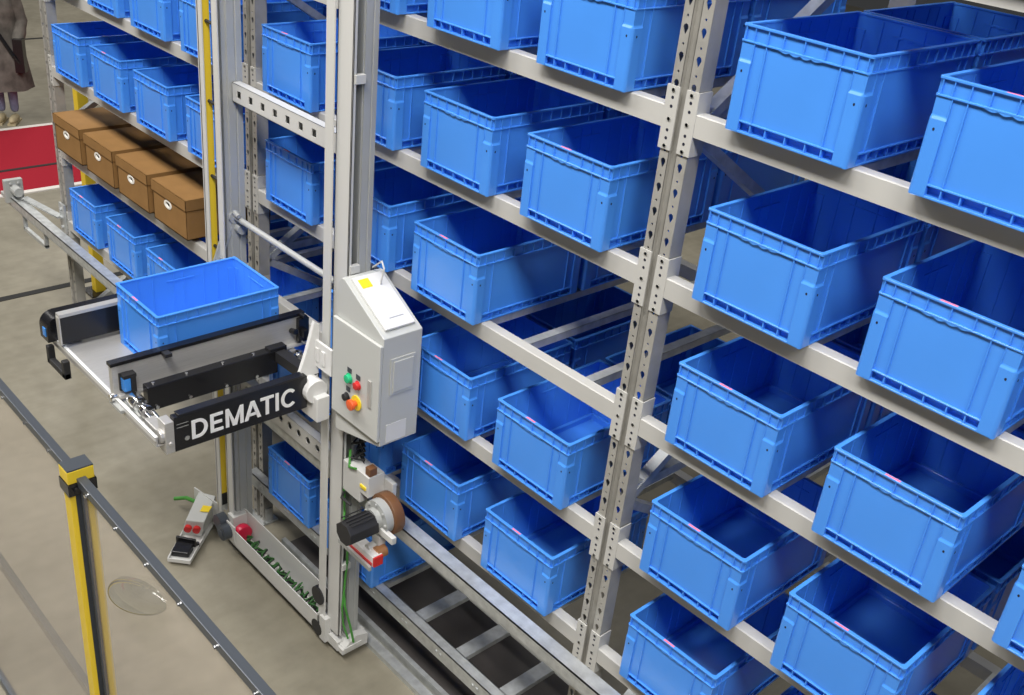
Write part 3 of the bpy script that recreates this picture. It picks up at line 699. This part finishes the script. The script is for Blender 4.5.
# name panel
PX = -1.822
m = MB(); m.box(PX-.035, PX, -.935, -.320, 1.452, 1.612); m.box(PX-.040, PX+.002, -.915, -.335, 1.612, 1.620)
pn = m.build('name_panel', BLACK, car, bevel=.003)
m = MB(); m.box(PX-.06, PX+.003, -.975, -.936, 1.455, 1.600); m.cyl((PX-.03,-.99,1.53),(PX-.03,-.97,1.53),.03,12); m.cyl((PX+.003,-.955,1.50),(PX+.010,-.955,1.50),.010,8); m.box(PX-.16,PX-.05,-.985,-.94,1.475,1.545)
m.build('end_plate', STEEL, car, bevel=.003)
m = MB(); m.cyl((PX,-.885,1.505),(PX+.006,-.885,1.505),.011,10)
for q in (1.578,1.562): m.box(PX,PX+.0015,-.925,-.875,q-.002,q+.002)
m.build('panel_mark', BRIGHT, car)
def letter(m, ch, x, w, h, t):
    """bold sans capital as solid strokes on the panel face; x is the distance along the panel"""
    X0, X1 = PX, PX+.0022
    def P(pts): m.prism([(-.862+x+u, 1.487+v) for u,v in pts], 0, X0, X1)
    def arc(cx, cy, rx, ry, a0, a1, n=14):
        for i in range(n):
            p, q = math.radians(a0+(a1-a0)*i/n), math.radians(a0+(a1-a0)*(i+1)/n)
            P([(cx+rx*math.cos(p),cy+ry*math.sin(p)),(cx+rx*math.cos(q),cy+ry*math.sin(q)),
               (cx+(rx-t)*math.cos(q),cy+(ry-t*.92)*math.sin(q)),(cx+(rx-t)*math.cos(p),cy+(ry-t*.92)*math.sin(p))])
    if ch == 'D':
        P([(0,0),(t,0),(t,h),(0,h)]); c = w-h/2*.92
        P([(t,0),(c,0),(c,t*.92),(t,t*.92)]); P([(t,h-t*.92),(c,h-t*.92),(c,h),(t,h)]); arc(c,h/2,h/2*.92,h/2,-90,90)
    elif ch == 'E':
        P([(0,0),(t,0),(t,h),(0,h)])
        for v, k in ((0,1),(h/2-t*.46,.92),(h-t*.92,1)): P([(t,v),(w*k,v),(w*k,v+t*.92),(t,v+t*.92)])
    elif ch == 'M':
        P([(0,0),(t,0),(t,h),(0,h)]); P([(w-t,0),(w,0),(w,h),(w-t,h)]); k = t*.62
        P([(t,h),(t,h-t*1.75),(w/2-k,0),(w/2,0),(w/2,t*1.55)]); P([(w-t,h),(w/2,t*1.55),(w/2,0),(w/2+k,0),(w-t,h-t*1.75)])
    elif ch == 'A':
        P([(0,0),(t*1.08,0),(w/2+.0,h-t*1.35),(w/2,h),(w/2-t*.60,h)]); P([(w,0),(w/2+t*.60,h),(w/2,h),(w/2,h-t*1.35),(w-t*1.08,0)])
        P([(w*.25,h*.20),(w*.75,h*.20),(w*.69,h*.20+t*.85),(w*.31,h*.20+t*.85)])
    elif ch == 'T':
        P([(0,h-t*.92),(w,h-t*.92),(w,h),(0,h)]); P([(w/2-t/2,0),(w/2+t/2,0),(w/2+t/2,h-t*.92),(w/2-t/2,h-t*.92)])
    elif ch == 'I': P([(0,0),(t,0),(t,h),(0,h)])
    elif ch == 'C': arc(w*.54,h/2,w*.54,h/2+.001,42,318,22)
m = MB(); x = 0
for ch, w in (('D',.070),('E',.057),('M',.082),('A',.078),('T',.064),('I',.0155),('C',.072)):
    letter(m, ch, x, w, .088, .0155); x += w+{'M':.004,'A':-.002,'T':.008}.get(ch,.0115)
m.build('lettering', LETTER, car)['label'] = 'white DEMATIC lettering'
# roller plates on the near mast and the upper synchronising shaft
m = MB()
m.prism([(-.31,1.40),(-.235,1.36),(-.235,1.82),(-.26,1.84),(-.30,1.70),(-.335,1.60)], 0, -1.882, -1.862)
m.box(-1.885,-1.745,-.252,-.240,1.62,1.75); m.box(-1.86,-1.835,-.258,-.252,1.65,1.72); m.box(-1.815,-1.79,-.258,-.252,1.65,1.72)
m.cyl((-1.86,-.29,1.535),(-1.79,-.29,1.535),.055,18); m.box(-1.87,-1.76,-.31,-.245,1.40,1.52); m.box(-1.90,-1.86,-.38,-.24,1.44,1.58)
m.build('roller_plate', CABW, car, bevel=.003)
m = MB(); m.cyl((-2.74,-.135,1.985),(-1.86,-.135,1.985),.0145,14); m.cyl((-2.80,-.135,1.985),(-2.735,-.135,1.985),.032,16); m.cyl((-2.735,-.12,1.93),(-2.70,-.12,1.93),.025,12); m.cyl((-2.72,-.15,2.02),(-2.68,-.15,2.01),.012,8)
m.build('synchronising_shaft', ALU, car, smooth=True)
m = MB(); m.prism([(-.30,1.60),(-.16,1.98),(-.11,1.98),(-.09,1.60)], 0, -2.780, -2.768); m.prism([(-.21,1.78),(-.20,1.79),(-.135,1.95),(-.15,1.95)], 0, -2.768, -2.745)
for y, z in ((-.15,1.75),(-.15,1.68),(-.22,1.68)): m.cyl((-2.768,y,z),(-2.758,y,z),.012,10)
m.build('arm_plate', GALV, car)
# the bin riding on the carriage
make_bin(-2.645, -.785, DZ+.001, 'bright blue bin riding on the lift carriage above the black name panel', 'bin on the lift carriage')

# ------------------------------------------------------------------ safety fence in the foreground
FY, FT = -1.56, 2.0
fence = empty('safety_fence', (-1.15, FY, 0), 'yellow post and dark rail safety fence with clear panes in the foreground', 'fence')
def post(x, y, par, top=FT+.03, w=.062):
    m = MB(); m.box(x-.024, x+.024, y-.036, y-.019, .012, top-.085); m.box(x-.024, x+.024, y+.013, y+.038, .012, top-.085); m.box(x-.02, x+.012, y-.0195, y+.0135, .012, top-.085, 1)
    m.box(x-w/2, x+w/2, y-.040, y+.040, top-.045, top-.002)
    p = m.build('fence_post', [YEL, DGREY], par, bevel=.002)
    m = MB(); m.box(x-w/2+.001, x+w/2-.001, y-.039, y+.039, top-.002, top+.003); m.build('post_cap', DGREY, p)
    m = MB(); m.box(x-w/2-.002, x+w/2+.004, y-.0425, y+.044, top-.086, top-.046); m.cyl((x+w/2+.006,y-.02,top-.065),(x+w/2+.014,y-.02,top-.065),.009,8); m.build('clamp', BLACK, p)
    m = MB(); m.box(x-.06, x+.06, y-.06, y+.06, 0, .012); m.build('foot_plate', BLACK, p)
    return p
for x in (-1.150, .60, -2.95): post(x, FY, fence)
for xa, xb in ((-2.922,-1.178),(-1.122,.572)):
    m = MB(); m.box(xa, xb, FY-.014, FY+.014, FT-.030, FT)
    r = m.build('top_rail', DGREY, fence, bevel=.002)
    m = MB(); k = int((xb-xa)/.19)
    for i in range(k): X = xa+.07+i*.19; m.cyl((X,FY-.015,FT-.022),(X,FY-.021,FT-.022),.0055,8)
    m.build('rail_screw', BRIGHT, r)
    m = MB(); m.box(xa, xb, FY+.004, FY+.030, .920, .962); m.build('middle_rail', DGREY, fence, bevel=.002)
    m = MB(); m.box(xa, xb, FY-.014, FY+.014, .08, .12); m.build('lower_rail', DGREY, fence, bevel=.002)
    for X in (xa, xb-.010):
        m = MB(); m.box(X, X+.010, FY-.007, FY+.007, .12, FT-.030); m.build('frame_stile', DGREY, fence)
    m = MB(); m.box(xa+.010, xb-.010, FY-.002, FY+.002, .12, FT-.030, 1); m.m[-4] = 0
    m.build('clear_pane', [PANE, PANE2], fence)['label'] = 'clear tinted pane'
# clear dome bulging from the near pane
m = MB(); m.sphere((0,0,0), 1.0, 0, 40, 14, half=True)
c = (-.765, FY-.003, 1.80)
m.v = [(c[0]+.175*x+.05*y, c[1]-.055*z, c[2]+.085*y+.075*x) for x,y,z in m.v]
m.build('clear_dome', DOME, fence, smooth=True)['label'] = 'clear dome bulging from the pane'

# yellow fence post behind the left end of the rack
bp = empty('barrier_post', (-6.19, .53, 0), 'yellow square post standing on the floor behind the rack end', 'post')
m = MB(); m.box(-6.23,-6.15,.49,.57,.012,1.95); m.build('post_tube', YEL, bp, bevel=.003)
m = MB(); m.box(-6.29,-6.09,.43,.63,0,.012); m.build('foot_plate', BLACK, bp)

# ------------------------------------------------------------------ visitor in the background
def person():
    X, Y = -10.83, 1.507
    root = empty('person', (X, Y, 0), 'person in a long grey coat and pale jeans standing by the red carpet', 'person')
    J = {}
    V, E_, Rr = [], [], []
    def jn(n, p, r, par=None):
        J[n] = len(V); V.append(p); Rr.append(r)
        if par: E_.append((J[par], J[n]))
    jn('pel', (0,0,.94), .135); jn('waist',(0,0,1.10),.125,'pel'); jn('chest',(0,0,1.32),.140,'waist'); jn('neckb',(0,0,1.45),.075,'chest'); jn('neck',(0,0,1.53),.052,'neckb')
    jn('jaw',(.02,0,1.60),.066,'neck'); jn('head',(.012,0,1.68),.090,'jaw'); jn('crown',(.005,0,1.74),.072,'head')
    for s, k in ((1,'a'),(-1,'b')):
        jn('sh'+k,(0,.18*s,1.42),.060,'neckb'); jn('el'+k,(-.02,.24*s,1.14),.046,'sh'+k); jn('wr'+k,(.10,.22*s,.92),.032,'el'+k); jn('pa'+k,(.13,.215*s,.86),.034,'wr'+k)
        for q in range(4): jn('f%d%s'%(q,k),(.145+.012*(q-1.5),(.205+.006*q)*s,.815),.010,'pa'+k); jn('g%d%s'%(q,k),(.15+.012*(q-1.5),(.20+.006*q)*s,.765+.006*abs(q-1)),.008,'f%d%s'%(q,k))
        jn('t'+k,(.165,.20*s,.835),.011,'pa'+k)
        jn('hip'+k,(0,.085*s,.86),.095,'pel'); jn('kn'+k,(.02,.075*s,.48),.062,'hip'+k); jn('an'+k,(-.02,.070*s,.10),.046,'kn'+k)
    me = bpy.data.meshes.new('body'); me.from_pydata(V, E_, []); me.materials.append(JEANS)
    o = bpy.data.objects.new('body', me); C.objects.link(o); o.parent = root; o['label'] = 'legs in pale blue jeans'
    sk = o.modifiers.new('skin','SKIN'); sk.use_smooth_shade = True
    for i, d in enumerate(me.skin_vertices[0].data): d.radius = (Rr[i], Rr[i]); d.use_root = (i == 0)
    ss = o.modifiers.new('sub','SUBSURF'); ss.levels = 1; ss.render_levels = 2
    rz = math.radians(-35); root.rotation_euler.z = rz
    def lath(name, mt, rings, lab=None, n=28, fold=0):
        m = MB(); vs = []
        for (z, rx, ry, cx) in rings:
            for i in range(n):
                a = 2*PI*i/n; f = 1+fold*math.sin(a*7+z*3)*(1.5-z)
                vs.append((cx+rx*f*math.cos(a), ry*f*math.sin(a), z))
        k = len(rings)
        m.add(vs, [(j*n+i, j*n+(i+1)%n, (j+1)*n+(i+1)%n, (j+1)*n+i) for j in range(k-1) for i in range(n)])
        ob = m.build(name, mt, None, (0,0,0), smooth=True); ob.parent = root
        if lab: ob['label'] = lab
        return ob
    lath('coat', COAT, [(.40,.25,.30,0),(.62,.225,.27,0),(.85,.20,.245,0),(1.05,.165,.21,0),(1.25,.165,.225,0),(1.38,.155,.215,0),(1.46,.105,.15,0),(1.50,.075,.085,0)], 'long grey coat', fold=.05)
    for s in (1,-1):
        m = MB(); m.tube([(0,.19*s,1.43),(-.01,.225*s,1.28),(-.02,.25*s,1.14),(.04,.24*s,1.03),(.095,.225*s,.94)], .068, 12); sl_ = m.build('sleeve', COAT, None, (0,0,0), smooth=True); sl_.parent = root
        m = MB(); m.sphere((.05,.072*s,.045), (.14,.048,.05), 0, 16, 8); m.box(-.08,.18,.028 if s > 0 else -.116,.116 if s > 0 else -.028,0,.02); sh_ = m.build('shoe', SHOE, None, (0,0,0), smooth=True); sh_.parent = root
    m = MB(); m.sphere((.012,0,1.67),(.098,.078,.118),0,20,12); m.box(.10,.125,-.011,.011,1.635,1.665); m.sphere((0,.08,1.655),(.02,.012,.03)); m.sphere((0,-.08,1.655),(.02,.012,.03)); m.cyl((.01,0,1.45),(.01,0,1.60),.05,14)
    hd = m.build('face', SKIN, None, (0,0,0), smooth=True); hd.parent = root; hd['label'] = 'bare face and neck'
    m = MB(); 
    for s in (1,-1): m.sphere((.103,.03*s,1.675),(.008,.012,.007))
    m.box(.103,.110,-.025,.025,1.598,1.606); ey = m.build('eyes', HAIR, None, (0,0,0)); ey.parent = root
    m = MB(); m.sphere((-.012,0,1.705),(.108,.09,.105),0,20,12); hr = m.build('hair', HAIR, None, (0,0,0), smooth=True); hr.parent = root; hr['label'] = 'dark hair'
    m = MB(); m.tube([(.05,-.19,1.46),(.17,-.12,1.30),(.20,.05,1.05),(.22,.20,.80),(.20,.26,.72)],.022,8); m.box(.10,.22,.20,.30,.62,.98); bg = m.build('shoulder_bag', BLACK, None, (0,0,0)); bg.parent = root; bg['label'] = 'black shoulder bag'
person()

# ------------------------------------------------------------------ light: high-bay lamps of the hall, added highlight lamps, dim ambient fill
w = bpy.data.worlds.new('hall'); bpy.context.scene.world = w; w.use_nodes = True
bg = w.node_tree.nodes['Background']; bg.inputs['Color'].default_value = (.96, .98, 1.0, 1); bg.inputs['Strength'].default_value = .03
def lamp(x, y, z, sx, sy, e, col=(1,.97,.93), tilt=(0,0)):
    L = bpy.data.lights.new('overhead_lamp','AREA'); L.shape = 'RECTANGLE'; L.size = sx; L.size_y = sy; L.energy = e; L.color = col
    o = bpy.data.objects.new('overhead_lamp', L); C.objects.link(o); o.location = (x,y,z); o.rotation_euler = (tilt[0], tilt[1], 0)
for x, e in ((-12, 300), (-6, 420), (0, 580), (6, 480), (12, 230)):
    lamp(x, -4.0, 9.5, 4.5, 1.8, e, tilt=(math.radians(16),0))
for x in (-18, -12): lamp(x, 6.0, 9.5, 3, 2.0, 260)
for x in (-5, 1): lamp(x, 7.0, 10.0, 5.0, 2.5, 70)  # added behind the rack to give rims and beam tops highlights

# ------------------------------------------------------------------ camera
cam = bpy.data.cameras.new('camera'); co = bpy.data.objects.new('camera', cam); C.objects.link(co)
y, p, ro = -0.776691867, -0.489838058, 0.110604555
f = Vector((math.sin(y)*math.cos(p), math.cos(y)*math.cos(p), math.sin(p)))
rt = Vector((math.cos(y), -math.sin(y), 0)); up = rt.cross(f)
r2 = rt*math.cos(ro)+up*math.sin(ro); u2 = -rt*math.sin(ro)+up*math.cos(ro)
M = Matrix((r2, u2, -f)).transposed().to_4x4(); M.translation = Vector((1.5091318, -2.47943941, 3.92556458))
co.matrix_world = M
cam.sensor_width = 36; cam.sensor_fit = 'HORIZONTAL'; cam.lens = 36.800392908; cam.clip_start = .05; cam.clip_end = 200
S = bpy.context.scene; S.camera = co
S.view_settings.view_transform = 'Standard'; S.view_settings.look = 'None'; S.view_settings.gamma = 1; S.view_settings.use_curve_mapping = False
S.view_settings.exposure = 0.36
